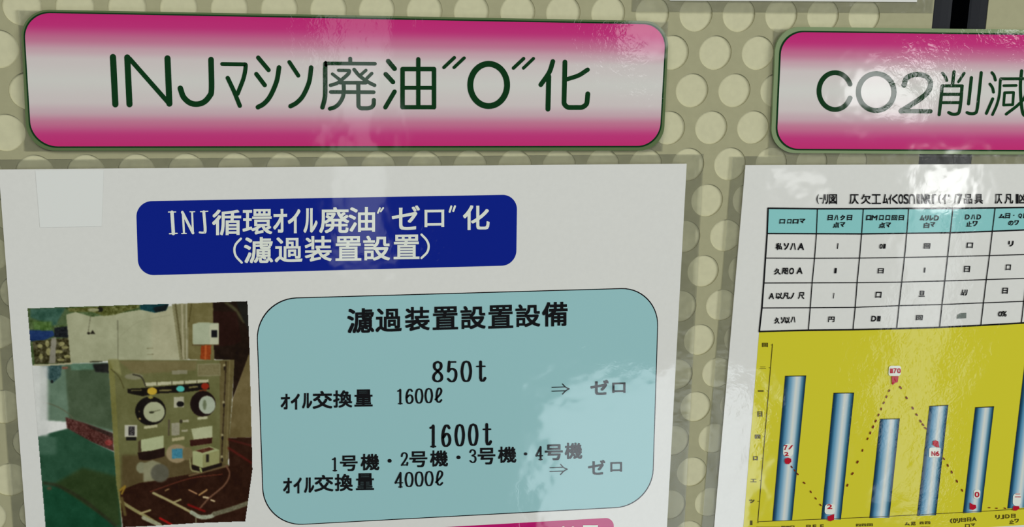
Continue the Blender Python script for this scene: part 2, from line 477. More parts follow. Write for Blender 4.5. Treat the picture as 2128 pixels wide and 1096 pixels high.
A([(1828, 390), (1884, 475)], 25); A([(1965, 424), (1952, 515), (1915, 600), (1875, 645), (1835, 668)], 28, True)
# first kanji, measured in its own close-up (7.83x from 650,100)
z = lambda pts: [(650 + a / 7.83, 100 + b / 7.83) for a, b in pts]
def A(pts, w, smooth=False): P.stroke(z(pts), w / 7.83, smooth=smooth)
A([(605, 165), (605, 230)], 62); A([(200, 243), (1005, 248)], 58)
A([(212, 250), (200, 290), (200, 700), (190, 820), (155, 955)], 72, True)
A([(415, 355), (590, 358)], 50); A([(592, 365), (575, 410), (500, 480), (400, 560), (285, 598)], 56, True); A([(318, 415), (440, 510)], 50)
A([(668, 342), (740, 430), (840, 510), (920, 560), (1000, 598)], 58, True); A([(860, 355), (780, 425)], 50); A([(955, 405), (870, 490)], 52)
A([(440, 556), (860, 556)], 58); A([(290, 706), (985, 710)], 60)
A([(498, 560), (500, 700), (480, 800), (420, 900), (350, 955), (275, 978)], 64, True)
A([(735, 560), (738, 940), (775, 972), (900, 972), (960, 950), (986, 910), (988, 835)], 66)
z = lambda pts: [(700 + a / 3.04, b / 3.04) for a, b in pts]
def A(pts, w, smooth=False): P.stroke(z(pts), w / 3.04, smooth=smooth)
A([(322, 384), (362, 432)], 29); A([(306, 466), (352, 516)], 28); A([(362, 576), (304, 675)], 27)
A([(412, 434), (610, 434)], 28); A([(412, 434), (412, 674)], 28); A([(610, 434), (610, 674)], 28); A([(412, 674), (610, 674)], 26)
A([(511, 372), (511, 674)], 27); A([(412, 552), (610, 552)], 24)
A([(738, 362), (672, 424)], 21); A([(800, 364), (736, 424)], 20)
P.stroke(z([(954 + 116 * math.sin(q), 534 - 133 * math.cos(q)) for q in np.linspace(0, 2 * math.pi, 49)]), 37 / 3.04)
A([(1174, 368), (1110, 428)], 21); A([(1236, 368), (1173, 428)], 20)
A([(1358, 386), (1335, 455), (1282, 533)], 29, True); A([(1332, 480), (1327, 686)], 31)
A([(1434, 390), (1428, 655), (1450, 676), (1545, 676), (1572, 655), (1578, 590)], 30)
A([(1577, 438), (1520, 474), (1448, 498)], 27, True)
P.build('lettering', M_GREENINK, .0027, sign1)['label'] = 'dark green rounded lettering'

sign2 = heading_sign([(1621, 66), (2420, 76), (2410, 312), (1610, 308)], .19,
    'pink and white heading sign lettered CO2 in green, cut by the right edge', (20, 14, 20, 24), (1900, 308), e=4, edge=(136, 156, 116))
P = Pen()
z = lambda pts: [(1400 + a / 2.923, b / 2.923) for a, b in pts]
def A(pts, w, smooth=False): P.stroke(z(pts), w / 2.923, smooth=smooth)
A([(968 + 98 * math.cos(q), 551 - 112 * math.sin(q)) for q in np.linspace(math.radians(22), math.radians(338), 30)], 29)
A([(1217 + 108 * math.sin(q), 557 - 112 * math.cos(q)) for q in np.linspace(0, 2 * math.pi, 41)], 30)
A([(1385, 515), (1400, 474), (1440, 453), (1480, 451), (1525, 466), (1546, 505), (1530, 555), (1480, 600), (1368, 672)], 30, True)
A([(1366, 672), (1545, 673)], 26)
z = lambda pts: [(1930 + a / 9.13, 130 + b / 9.13) for a, b in pts]
def A(pts, w, smooth=False): P.stroke(z(pts), w / 9.13, smooth=smooth)
A([(215, 195), (265, 255), (295, 335)], 56, True); A([(433, 170), (405, 420)], 60); A([(625, 195), (520, 360)], 52)
A([(210, 435), (590, 435)], 56); A([(210, 435), (185, 700), (152, 980)], 60); A([(200, 595), (570, 595)], 58); A([(190, 752), (560, 752)], 56)
A([(585, 440), (565, 700), (535, 910), (490, 965), (400, 970), (335, 940)], 60, True)
A([(762, 280), (708, 775)], 60); A([(948, 185), (900, 640), (865, 900), (820, 955), (740, 960), (680, 940)], 58, True)
A([(1150, 185), (1190, 240), (1215, 325)], 54, True); A([(1112, 400), (1160, 470), (1180, 555)], 54, True); A([(1165, 680), (1045, 955)], 56)
A([(1340, 305), (1310, 330), (1290, 600), (1240, 800), (1160, 980)], 50, True); A([(1320, 302), (1990, 300)], 56)
A([(1375, 432), (1610, 428)], 50); A([(1390, 565), (1560, 560)], 50); A([(1390, 565), (1372, 795)], 50); A([(1560, 560), (1545, 790)], 50); A([(1372, 798), (1540, 792)], 52)
A([(1712, 150), (1690, 400), (1700, 700), (1740, 960), (1820, 985), (1900, 860)], 60, True)
A([(1810, 460), (1770, 650), (1640, 800), (1420, 970)], 54, True); A([(1800, 160), (1890, 230)], 52)
P.build('lettering', M_GREENINK, .0027, sign2)['label'] = 'dark green rounded lettering'

# ------------------------------------------------------------------ posters
def line_at(p, q, y):  # x on the line p-q at height y
    return p[0] + (q[0] - p[0]) * (y - p[1]) / (q[1] - p[1])
PB = 1290
quad1 = [(-2, 352), (1426, 340), (line_at((1426, 340), (1385, 1096), PB - 30), PB - 30), (line_at((-2, 352), (55, 1096), PB + 10), PB + 10)]
quad2 = [(1548, 343), (2760, 338), (line_at((2760, 338), (2640, 1096), PB - 40), PB - 40), (line_at((1548, 343), (1483, 1096), PB + 10), PB + 10)]

def poster(quad, label, film, ctr):
    s = empty('poster', *ctr, label=label, cat='poster')
    film_ring(quad, film, .00040, s)
    rounded_panel('sheet', quad, 0, .0009, M_PAPER, s, n=4, thick=.00085)
    return s
po1 = poster(quad1, 'white laminated poster with blue title box, pale blue text panel and machine photo', (26, 20, 36, 20), (700, 1200))
po2 = poster(quad2, 'white laminated poster with grid table above yellow bar chart, right of the gap', (26, 18, 20, 20), (2000, 1200))
q3 = [(1410, -420), (1930, -420), (1904, 4), (1391, 1)]
po3 = poster(q3, 'bottom edge of a white sheet above the right pink sign', (78, 10, 34, 23), (1640, 0))

# blue title box
qb = [(283, 418), (1074, 404), (1072, 551), (288, 572)]
rounded_panel('title_box', qb, .21, .0010, parent=po1, colfn=lambda a, t: (4, 32, 146), n=12, nx=3)['label'] = 'blue title box'
P = Pen()
q = lambda x0, x1, y0, y1, ox=340, oy=415, s=5.911: (ox + x0 / s, ox + x1 / s, oy + y0 / s, oy + y1 / s)
# serif capitals
def B(pts, w, wt=None, smooth=False): P.stroke([(340 + a / 5.911, 415 + b / 5.911) for a, b in pts], w / 5.911, None if wt is None else wt / 5.911, smooth)
B([(105, 150), (122, 412)], 42); B([(62, 148), (150, 147)], 14); B([(75, 414), (168, 410)], 16)
B([(238, 155), (252, 405)], 26); B([(232, 150), (362, 405)], 34); B([(352, 150), (362, 405)], 24); B([(225, 412), (280, 411)], 14); B([(325, 145), (385, 144)], 12)
B([(495, 145), (512, 370), (490, 400), (445, 398)], 36, 24, True); B([(455, 143), (545, 138)], 14)
string(P, '循環ｵｲﾙ廃', [q(602, 948, 125, 430), q(975, 1330, 118, 420), q(1350, 1512, 115, 398), q(1530, 1675, 118, 405), q(1722, 1885, 108, 400), q(1915, 2275, 95, 402)], .016, dy=-.5)
q2 = lambda x0, x1, y0, y1: q(x0, x1, y0, y1, 680, 415, 5.911)
string(P, '油゛ゼロ゛化'.replace('゛', ''), [q2(265, 580, 92, 390), q2(795, 1130, 75, 365), q2(1195, 1430, 125, 330), q2(1668, 1985, 72, 365)], .016, dy=-.5)
def B(pts, w, smooth=False): P.stroke([(680 + a / 5.911, 415 + b / 5.911) for a, b in pts], w / 5.911, smooth=smooth)
B([(645, 100), (620, 158)], 22); B([(685, 98), (655, 140)], 22); B([(1520, 80), (1500, 145)], 26); B([(1565, 78), (1545, 135)], 26)
B([(1155, 425), (1215, 490), (1242, 560), (1225, 640), (1155, 712)], 28, True)
P.stroke([(340 + a / 5.911, 415 + b / 5.911) for a, b in [(950, 475), (890, 540), (870, 610), (890, 690), (960, 768)]], 28 / 5.911, smooth=True)
string(P, '濾過装', [q(992, 1340, 462, 772), q(1370, 1700, 465, 762), q(1738, 2060, 450, 752)], .016, dy=-.5)
string(P, '置設置', [q2(105, 412, 452, 742), q2(445, 765, 445, 740), q2(818, 1125, 432, 722)], .016, dy=-.5)
P.build('lettering', M_WHITEINK, .0012, po1)['label'] = 'white title lettering'

# pale blue text panel with its thin outline
qc = [(533, 622), (1367, 598), (1353, 1049), (550, 1092)]
rounded_panel('text_panel_outline', grow(qc, 2.0), .172, .0010, M_INK, po1, n=12)['label'] = 'thin dark outline of the text panel'
rounded_panel('text_panel', qc, .172, .0011, parent=po1, colfn=lambda a, t: (160, 208, 212), n=12, nx=3)['label'] = 'pale blue rounded text panel'
P = Pen()
c8 = lambda x0, x1, y0, y1: (700 + x0 / 4.256, 700 + x1 / 4.256, 620 + y0 / 4.256, 620 + y1 / 4.256)
string(P, '濾過装置設置設備', [c8(95, 325, 92, 302), c8(345, 568, 92, 292), c8(605, 815, 80, 282), c8(850, 1065, 76, 272), c8(1095, 1310, 70, 266), c8(1340, 1552, 64, 260), c8(1580, 1792, 56, 248), c8(1815, 2032, 36, 242)], .020, dy=-1.5)
numerals(P, '850t', 899, 751, 988, 750, 20, 41, 6.0, 3.2)
numerals(P, '1600l', 823, 809, 903, 806, 15, 29, 4.4, 2.3)
numerals(P, '1600t', 890, 884, 1002, 880, 17.5, 43, 6.2, 3.2)
numerals(P, '40000'[:4] + 'l', 821, 982, 904, 978, 16, 29, 4.4, 2.3)
c5 = lambda x0, x1, y0, y1: (560 + x0 / 4.433, 560 + x1 / 4.433, 730 + y0 / 4.433, 730 + y1 / 4.433)
string(P, 'ｵｲﾙ交換量', [c5(107, 185, 392, 528), c5(200, 275, 390, 530), c5(303, 390, 385, 520), c5(400, 575, 366, 522), c5(590, 758, 360, 512), c5(785, 945, 352, 502)], .022, dy=-.5)
c6 = lambda x0, x1, y0, y1: (560 + x0 / 2.8, 560 + x1 / 2.8, 860 + y0 / 2.8, 860 + y1 / 2.8)
string(P, 'ｵｲﾙ交換量', [c6(82, 128, 372, 458), c6(142, 185, 370, 458), c6(203, 258, 370, 455), c6(262, 370, 355, 448), c6(382, 482, 350, 445), c6(505, 605, 345, 438)], .022, dy=-.5)
string(P, '号機', [c6(412, 510, 242, 328), c6(532, 636, 232, 324)], .022, dy=-.5)
string(P, '号機', [c6(815, 915, 218, 306), c6(935, 1035, 212, 302)], .022, dy=-.5)
string(P, '号機', [c6(1212, 1310, 198, 290), c6(1330, 1432, 190, 280)], .022, dy=-.5)
string(P, '号機', [c6(1602, 1702, 178, 265), c6(1718, 1815, 168, 258)], .022, dy=-.5)
for d_, x_, y_ in (('1', 688, 951), ('2', 833, 940), ('3', 975, 934), ('4', 1113, 928)): numerals(P, d_, x_, y_, x_, y_, 14, 26, 4.0, 2.2)
for x_, y_ in ((698, 270), (1098, 250), (1488, 230)): P.stroke([(560 + x_ / 2.8 - .6, 860 + y_ / 2.8), (560 + x_ / 2.8 + .6, 860 + y_ / 2.8)], 7.5 if x_ < 1400 else 6)
string(P, 'ゼロ', [(1227, 1263, 790, 819), (1272, 1298, 795, 815)], .03, dy=-.5)
string(P, 'ゼロ', [(1222, 1256, 956, 985), (1268, 1291, 960, 979)], .022, dy=-.5)
for ox, oy in ((1146, 808), (1142, 975)):
    P.stroke([(ox, oy - 4), (ox + 28, oy - 5)], 1.8); P.stroke([(ox, oy + 4), (ox + 28, oy + 3)], 1.8)
    P.stroke([(ox + 22, oy - 11), (ox + 29, oy - 4), (ox + 36, oy - 1)], 2, smooth=True); P.stroke([(ox + 36, oy - 1), (ox + 29, oy + 3), (ox + 22, oy + 10)], 2, smooth=True)
P.build('lettering', M_INK, .0013, po1)['label'] = 'black text lettering'

# magenta box at the bottom of the left poster
qm = [(560, 1115), (1274, 1075), (1279, 1215), (570, 1255)]
rounded_panel('magenta_box', qm, .12, .0010, parent=po1, colfn=lambda a, t: (196, 14, 112), n=12, nx=3)['label'] = 'magenta box running out of the frame'
for ch, bx in (('効', (1160, 1200, 1093, 1140)), ('果', (1206, 1246, 1091, 1138))):
    P = Pen(); P.glyph(ch, *bx); P.build('lettering', M_WHITEINK, .0012, po1)
# a slightly lighter rectangle laid on the upper left corner of the sheet
tp = rounded_panel('pale_patch', [(74, 354), (216, 353), (212, 470), (84, 472)], 0, .00105, M_PALE, po1, n=3); tp['label'] = 'pale rectangular patch'

# ------------------------------------------------------------------ printed photograph (flat print, painted procedurally)
sc_ = 2.209
X0, X1, Y0, Y1 = 52, 534, 618, 1106
gw, gh = (X1 - X0) + 1, (Y1 - Y0) + 1
gu, gv = np.meshgrid(np.arange(gw) + X0, np.arange(gh) + Y0)
zx, zy = gu * sc_, (gv - 600) * sc_
img = np.zeros((gh, gw, 3)); img[:] = (232, 233, 229)
def vnoise(scale, oct=3, seed=0):
    r = np.random.default_rng(seed); out = np.zeros((gh, gw)); amp = 1; tot = 0
    for _ in range(oct):
        n = r.random((int(gh / scale) + 3, int(gw / scale) + 3)); ty = np.arange(gh) / scale; tx = np.arange(gw) / scale
        iy = ty.astype(int); ix = tx.astype(int); fy = (ty - iy)[:, None]; fx = (tx - ix)[None]
        fy = fy * fy * (3 - 2 * fy); fx = fx * fx * (3 - 2 * fx)
        a = n[iy][:, ix]; b = n[iy][:, ix + 1]; c = n[iy + 1][:, ix]; d = n[iy + 1][:, ix + 1]
        out += amp * ((a * (1 - fx) + b * fx) * (1 - fy) + (c * (1 - fx) + d * fx) * fy); tot += amp; amp *= .55; scale = max(1.5, scale / 2)
    return out / tot
def blur(m, k):
    for _ in range(k):
        m = (m + np.roll(m, 1, 0) + np.roll(m, -1, 0)) / 3; m = (m + np.roll(m, 1, 1) + np.roll(m, -1, 1)) / 3
    return m
def pmask(pts):
    pts = np.array(pts, float); m = np.zeros(zx.shape, bool); n = len(pts)
    for i in range(n):
        xa, ya = pts[i]; xb, yb_ = pts[(i + 1) % n]
        if ya == yb_: continue
        c = ((ya > zy) != (yb_ > zy)) & (zx < (xb - xa) * (zy - ya) / (yb_ - ya) + xa); m ^= c
    return m.astype(float)
def put(m, c, soft=1, noise=0, ns=6, seed=1, alpha=1.0):
    global img
    m = blur(m, soft) * alpha; c = np.array(c, float)
    col = np.broadcast_to(c, img.shape).copy()
    if noise: col += (vnoise(ns, 3, seed)[..., None] - .5) * 2 * noise
    img = img * (1 - m[..., None]) + col * m[..., None]
def poly(pts, c, **k): put(pmask(pts), c, **k)
def ell(cx, cy, rx, ry, c, **k): put((((zx - cx) / rx) ** 2 + ((zy - cy) / ry) ** 2 < 1).astype(float), c, **k)
def line(pts, w, c, **k):
    m = np.zeros(zx.shape)
    p = smooth_line(pts, 6)
    for a, b in zip(p[:-1], p[1:]):
        d = b - a; L2 = d @ d + 1e-9; t = np.clip(((zx - a[0]) * d[0] + (zy - a[1]) * d[1]) / L2, 0, 1)
        m = np.maximum(m, (np.hypot(zx - a[0] - t * d[0], zy - a[1] - t * d[1]) < w / 2).astype(float))
    put(m, c, **k)
def rect(cx, cy, w, h, c, sl=-.06, **k): poly([(cx - w / 2, cy - h / 2 - sl * w / 2), (cx + w / 2, cy - h / 2 + sl * w / 2), (cx + w / 2, cy + h / 2 + sl * w / 2), (cx - w / 2, cy + h / 2 - sl * w / 2)], c, **k)
frame = pmask([(127, 88), (1137, 55), (1147, 280), (1160, 830), (1127, 1067), (900, 1075), (700, 1088), (565, 1094), (570, 1140), (214, 1140), (210, 1096), (127, 88)])
poly([(120, 85), (660, 68), (650, 110), (500, 130), (400, 150), (312, 112), (330, 345), (150, 350)], (74, 94, 52), noise=42, ns=7)
poly([(140, 90), (300, 84), (310, 150), (240, 170), (140, 130)], (58, 96, 80), noise=26, ns=9, soft=4)
poly([(150, 150), (240, 150), (240, 200), (160, 195)], (80, 112, 52), noise=34, ns=6, soft=6)
poly([(300, 90), (320, 115), (318, 160), (260, 160)], (84, 104, 66), noise=14, soft=3)
poly([(132, 188), (245, 192), (255, 212), (205, 236), (138, 240)], (24, 52, 104), noise=16, soft=2)
poly([(250, 178), (322, 170), (324, 224), (252, 222)], (24, 28, 32), noise=22, ns=4, soft=1)
poly([(150, 240), (322, 222), (330, 338), (162, 345)], (70, 66, 38), noise=62, ns=5, seed=4, soft=1)
for x_, y_, a_, b_ in ((285, 252, 14, 10), (225, 288, 12, 17), (270, 288, 20, 8), (300, 268, 16, 7), (218, 250, 9, 16), (310, 310, 16, 8), (185, 262, 12, 9), (190, 310, 9, 13), (280, 325, 18, 6)):
    ell(x_, y_, a_, b_, (150, 146, 96), noise=22, ns=4, soft=1)
poly([(238, 224), (260, 222), (256, 340), (226, 342)], (142, 138, 122), noise=8)
poly([(305, 118), (350, 105), (420, 128), (540, 112), (640, 96), (840, 72), (862, 322), (500, 330), (420, 338), (326, 342)], (174, 176, 142), noise=7, ns=22)
poly([(690, 110), (830, 78), (850, 322), (700, 328)], (182, 180, 146), noise=6, ns=20, soft=12)
poly([(312, 88), (640, 72), (640, 84), (585, 100), (530, 118), (480, 124), (420, 104), (320, 106)], (96, 100, 48), noise=58, ns=5, seed=9)
ell(462, 94, 13, 12, (26, 26, 16)); ell(430, 96, 26, 8, (160, 160, 120), noise=20)
line([(541, 145), (543, 325)], 5, (132, 132, 104)); line([(418, 118), (406, 198)], 3, (112, 110, 84))
ell(408, 203, 8, 5, (34, 30, 20)); poly([(415, 206), (426, 188), (438, 206)], (34, 30, 20))
line([(415, 334), (470, 333)], 5, (70, 70, 50)); line([(555, 215), (640, 150), (780, 120)], 3, (156, 156, 124), alpha=.6)
rect(690, 272, 30, 3, (130, 124, 90)); rect(692, 300, 28, 3, (130, 124, 90))
poly([(643, 71), (775, 67), (765, 96), (712, 109), (645, 94)], (8, 58, 64), noise=22, ns=4)
poly([(705, 85), (775, 70), (760, 100), (712, 108)], (10, 22, 24), noise=10)
poly([(790, 70), (868, 66), (866, 322), (826, 326)], (140, 136, 98), noise=10)
line([(806, 70), (840, 320)], 7, (96, 90, 54)); line([(836, 68), (842, 322)], 9, (176, 170, 136)); line([(856, 68), (858, 322)], 4, (188, 184, 156))
poly([(862, 66), (990, 61), (985, 330), (866, 322)], (118, 110, 66), noise=10, ns=12); line([(880, 70), (868, 150)], 6, (88, 80, 40))
poly([(978, 61), (1140, 54), (1148, 300), (1068, 505), (1072, 328), (984, 322)], (30, 14, 3), noise=8, ns=10)
line([(1035, 60), (1080, 95), (1120, 150)], 14, (74, 70, 44), soft=3); poly([(1085, 58), (1140, 55), (1145, 200), (1110, 130)], (28, 26, 20), soft=3)
poly([(980, 100), (1085, 105), (1110, 240), (1060, 260), (985, 262)], (38, 12, 4), soft=3)
poly([(1146, 290), (1158, 682), (1052, 684), (1068, 505)], (112, 98, 60), noise=8, ns=12)
poly([(884, 162), (915, 153), (1003, 156), (1005, 254), (886, 258)], (178, 186, 156)); poly([(962, 166), (1004, 157), (1005, 254), (964, 256)], (196, 198, 168)); rect(984, 205, 26, 34, (12, 12, 16), sl=0)
line([(884, 257), (1004, 256)], 4, (90, 70, 40)); poly([(924, 259), (970, 258), (966, 325), (920, 322)], (152, 62, 18), noise=16, ns=4); line([(945, 260), (943, 322)], 8, (186, 92, 40))
# machine body and floor on the left
poly([(178, 350), (500, 338), (524, 660), (320, 610), (180, 600)], (104, 130, 108), noise=8, ns=20, soft=3)
poly([(300, 350), (500, 345), (524, 650), (318, 595)], (74, 92, 66), noise=7, ns=20, soft=6)
poly([(320, 345), (440, 342), (432, 370), (330, 372)], (92, 128, 104), noise=12, soft=3)
poly([(425, 345), (500, 340), (502, 385), (440, 380)], (28, 28, 26), noise=8, soft=3)
poly([(195, 352), (285, 350), (280, 400), (245, 430), (205, 400)], (54, 84, 84), noise=34, ns=5, soft=2)
ell(240, 425, 6, 8, (24, 30, 30)); line([(160, 350), (250, 347), (330, 341)], 7, (190, 182, 150)); rect(300, 362, 26, 10, (130, 90, 70), noise=30, ns=4)
poly([(302, 588), (400, 618), (522, 665), (524, 745), (410, 700), (312, 655)], (84, 44, 38), noise=34, ns=4, seed=5, soft=2)
poly([(400, 622), (520, 660), (520, 682), (420, 640)], (34, 24, 18), soft=2, alpha=.7)
ell(500, 705, 18, 14, (140, 54, 50), noise=30, ns=3, soft=2)
poly([(172, 676), (312, 640), (420, 700), (526, 748), (566, 1140), (214, 1140)], (40, 82, 58), noise=10, ns=24, soft=2)
poly([(240, 900), (380, 820), (540, 860), (556, 1090), (520, 1080), (360, 980)], (46, 66, 30), noise=6, ns=20, soft=14)
poly([(200, 910), (260, 900), (520, 1075), (560, 1140), (214, 1140)], (16, 72, 46), noise=6, ns=20, soft=5)
line([(205, 890), (270, 905), (380, 965), (530, 1085)], 15, (44, 46, 26), soft=4, alpha=.8)
ell(228, 915, 12, 8, (78, 74, 52), soft=3)
line([(165, 515), (240, 530), (300, 560), (335, 590)], 5, (96, 100, 76), soft=1, alpha=.8)
# bleached part of the print at the left
wm = blur(((zx < 222) & (zy > 350) & (zy < 674)).astype(float), 12) * (zx < 300) * (zy > 352) * 1.0
wm2 = blur(((zx < 186) & (zy > 350) & (zy < 674)).astype(float), 3) * (zy > 352) * (zy < 676)
# cabinet
poly([(498, 325), (1076, 325), (1046, 800), (1052, 815), (860, 856), (640, 892), (556, 935), (536, 900)], (110, 110, 66), noise=5, ns=30)
poly([(498, 325), (524, 340), (566, 1070), (558, 1040), (536, 900)], (124, 122, 66), noise=4)
poly([(545, 330), (905, 330), (900, 372), (620, 390)], (122, 112, 72), soft=5)
poly([(500, 322), (545, 322), (560, 400), (520, 370)], (150, 148, 96), soft=3, alpha=.8)
line([(512, 368), (548, 405), (570, 455)], 5, (84, 80, 40), soft=1)
poly([(560, 760), (1000, 760), (1050, 812), (860, 856), (640, 892), (556, 935)], (92, 78, 46), soft=10)
poly([(1008, 330), (1076, 325), (1046, 800), (1012, 800)], (104, 92, 54), noise=6)
line([(1038, 335), (1028, 560), (1018, 770)], 5, (48, 34, 18)); line([(1055, 330), (1040, 780)], 5, (136, 124, 80), alpha=.7)
for x_, y_ in ((1030, 350), (1026, 520), (1020, 670), (1018, 770)): ell(x_, y_, 6, 7, (160, 150, 110), soft=1); ell(x_ + 2, y_ + 14, 4, 10, (30, 20, 14), soft=1)
# dark red space below
poly([(552, 925), (640, 890), (860, 852), (1052, 812), (1050, 684), (1160, 680), (1166, 830), (1130, 1070), (900, 1078), (700, 1090), (565, 1098)], (46, 18, 3), noise=9, ns=9, seed=12)
line([(1050, 730), (1158, 800)], 9, (92, 20, 12), soft=3); line([(1050, 690), (1158, 720)], 7, (84, 26, 18), soft=3)
line([(870, 856), (1045, 812)], 9, (108, 88, 58), soft=1); line([(690, 930), (870, 870), (1020, 850)], 4, (110, 52, 36), soft=1)
# controls
rect(825, 382, 70, 18, (148, 144, 116), sl=-.03); rect(960, 371, 106, 58, (138, 132, 96), sl=-.02); rect(960, 371, 96, 48, (126, 118, 80), sl=-.02, noise=8, ns=3)
ell(615, 402, 42, 14, (140, 138, 108), soft=2); line([(612, 392), (650, 405), (672, 450)], 7, (60, 56, 40))
poly([(668, 430), (958, 415), (958, 428), (672, 446)], (196, 194, 160))
for x_ in (722, 790, 848, 905): line([(x_, 422), (x_, 440)], 4, (90, 84, 54))
poly([(585, 458), (650, 455), (958, 430), (962, 460), (840, 474), (720, 480), (655, 492), (588, 478)], (18, 12, 6))
line([(605, 466), (650, 464)], 5, (110, 104, 60)); line([(735, 466), (785, 464)], 8, (120, 112, 66)); line([(870, 452), (905, 448)], 8, (120, 112, 66))
ell(699, 469, 23, 17, (206, 172, 52)); ell(829, 458, 19, 14, (86, 196, 186)); ell(942, 446, 18, 15, (150, 38, 14)); rect(932, 466, 34, 8, (120, 60, 30))
ell(692, 560, 70, 66, (16, 10, 6)); ell(708, 564, 49, 47, (178, 182, 146), soft=1); line([(690, 567), (735, 555)], 4, (110, 110, 80)); ell(697, 566, 12, 5, (60, 60, 40))
ell(692, 497, 12, 7, (150, 140, 60)); ell(643, 596, 5, 5, (170, 150, 90)); ell(640, 562, 4, 4, (90, 80, 50))
ell(932, 527, 58, 59, (26, 10, 8)); ell(951, 532, 38, 42, (176, 186, 164)); ell(940, 532, 8, 24, (112, 122, 90), soft=2)
rect(822, 519, 46, 48, (180, 178, 152)); ell(828, 528, 17, 13, (12, 8, 8))
rect(692, 632, 62, 13, (190, 188, 148), sl=-.14); rect(930, 592, 48, 12, (194, 194, 156), sl=-.1)
rect(602, 652, 58, 54, (196, 194, 176), sl=0); rect(606, 652, 28, 42, (60, 56, 56), sl=0, noise=60, ns=2); rect(603, 687, 46, 14, (16, 12, 8), sl=0)
poly([(772, 598), (782, 600), (778, 672), (772, 672)], (86, 76, 58)); rect(806, 643, 38, 58, (158, 154, 130), noise=10, ns=3); rect(852, 606, 32, 10, (178, 174, 146)); rect(848, 650, 30, 9, (166, 162, 134)); ell(832, 608, 7, 9, (60, 54, 36))
poly([(636, 700), (650, 690), (652, 745), (636, 750)], (70, 56, 34)); poly([(648, 692), (752, 672), (753, 732), (700, 742), (650, 749)], (182, 190, 146)); poly([(632, 750), (655, 747), (700, 742), (756, 728), (756, 768), (690, 785), (640, 784)], (32, 12, 6))
poly([(878, 642), (975, 627), (975, 682), (890, 693)], (184, 188, 148)); poly([(872, 694), (975, 682), (972, 708), (875, 722)], (54, 18, 10)); rect(818, 688, 58, 15, (182, 174, 132), sl=-.15)
ell(812, 755, 49, 43, (160, 142, 108), soft=2); ell(860, 755, 26, 30, (128, 116, 78), soft=2); rect(814, 755, 48, 44, (66, 134, 158), noise=14, ns=3)
poly([(884, 745), (965, 722), (1006, 738), (1006, 800), (930, 822), (884, 804)], (172, 178, 128)); poly([(895, 742), (960, 726), (985, 735), (930, 752)], (84, 42, 26), noise=22, ns=3)
poly([(932, 760), (1006, 740), (1006, 800), (932, 822)], (150, 150, 98)); rect(953, 777, 14, 36, (36, 30, 22)); poly([(880, 806), (930, 822), (1020, 796), (1020, 812), (920, 842), (880, 826)], (26, 14, 8)); line([(920, 822), (924, 838)], 9, (170, 178, 110)); line([(872, 780), (880, 830), (915, 840)], 7, (150, 146, 100))
ell(650, 820, 24, 26, (142, 142, 112), soft=2); poly([(660, 800), (700, 785), (740, 800), (710, 880), (660, 885)], (146, 144, 112), soft=3); ell(735, 845, 42, 42, (98, 96, 80), soft=3)
# hoses and wires
line([(705, 936), (790, 978), (880, 1025)], 12, (170, 160, 112)); line([(880, 1025), (920, 1046), (965, 1044), (985, 1032)], 19, (168, 174, 150), noise=26, ns=3)
line([(985, 1032), (1060, 1010), (1140, 982)], 21, (112, 108, 84), noise=20, ns=3); line([(796, 980), (830, 966)], 8, (176, 164, 116)); line([(900, 1050), (900, 1075)], 4, (150, 150, 120))
line([(556, 975), (620, 1015), (690, 1055), (740, 1088)], 15, (150, 142, 92)); line([(645, 1030), (690, 1015)], 9, (176, 164, 112)); line([(660, 1050), (735, 1084)], 18, (170, 170, 138), noise=24, ns=3)
line([(552, 925), (575, 905), (560, 940)], 9, (150, 120, 40)); line([(560, 960), (575, 1035)], 14, (96, 80, 40), soft=2)
line([(1040, 812), (1054, 850), (1030, 900), (960, 960), (915, 1010)], 8, (118, 82, 62)); line([(760, 925), (775, 918)], 6, (150, 120, 80))
line([(868, 922), (905, 940)], 6, (196, 150, 110)); line([(915, 945), (950, 922)], 8, (180, 140, 92)); line([(935, 955), (955, 958)], 9, (210, 190, 150)); line([(970, 968), (984, 974)], 8, (210, 190, 150))
line([(735, 1052), (790, 1082)], 10, (168, 16, 10)); line([(865, 990), (940, 1020)], 9, (134, 12, 8), soft=2)
for m_ in (wm * .92, wm2 * .9):
    img = img * (1 - m_[..., None]) + np.array((222, 224, 220.)) * m_[..., None]
wm3 = blur(((zx < 262) & (zy > 676)).astype(float) * (zx < 330) * (zy < 760), 12) * (zy > 676); img = img * (1 - .25 * wm3[..., None]) + np.array((150, 176, 160.)) * .25 * wm3[..., None]
img = sum(np.roll(np.roll(img, i, 0), j, 1) * w_ for i, j, w_ in ((0, 0, .4), (1, 0, .15), (-1, 0, .15), (0, 1, .15), (0, -1, .15)))
img = img + (vnoise(26, 4, 31)[..., None] - .5) * 22 + (vnoise(5, 3, 32)[..., None] - .5) * 9
img = np.clip(img, 0, 255)
inside = frame > .5
idx = -np.ones((gh, gw), int)
keep = inside & (gv <= 1104)
cell = keep[:-1, :-1] & keep[1:, :-1] & keep[:-1, 1:] & keep[1:, 1:]
use = np.zeros_like(keep); use[:-1, :-1] |= cell; use[1:, :-1] |= cell; use[:-1, 1:] |= cell; use[1:, 1:] |= cell
idx[use] = np.arange(use.sum())
wx, wy = wall(gu[use], gv[use])
vv = np.stack([wx, wy, np.full(len(wx), .0010)], 1)
a, b, c, d = idx[:-1, :-1][cell], idx[1:, :-1][cell], idx[1:, 1:][cell], idx[:-1, 1:][cell]
mesh_obj('printed_photo', vv, np.stack([a, b, c, d], 1).tolist(), M_PRINT, po1, img[use])['label'] = 'printed photo of an olive control cabinet with two gauges'

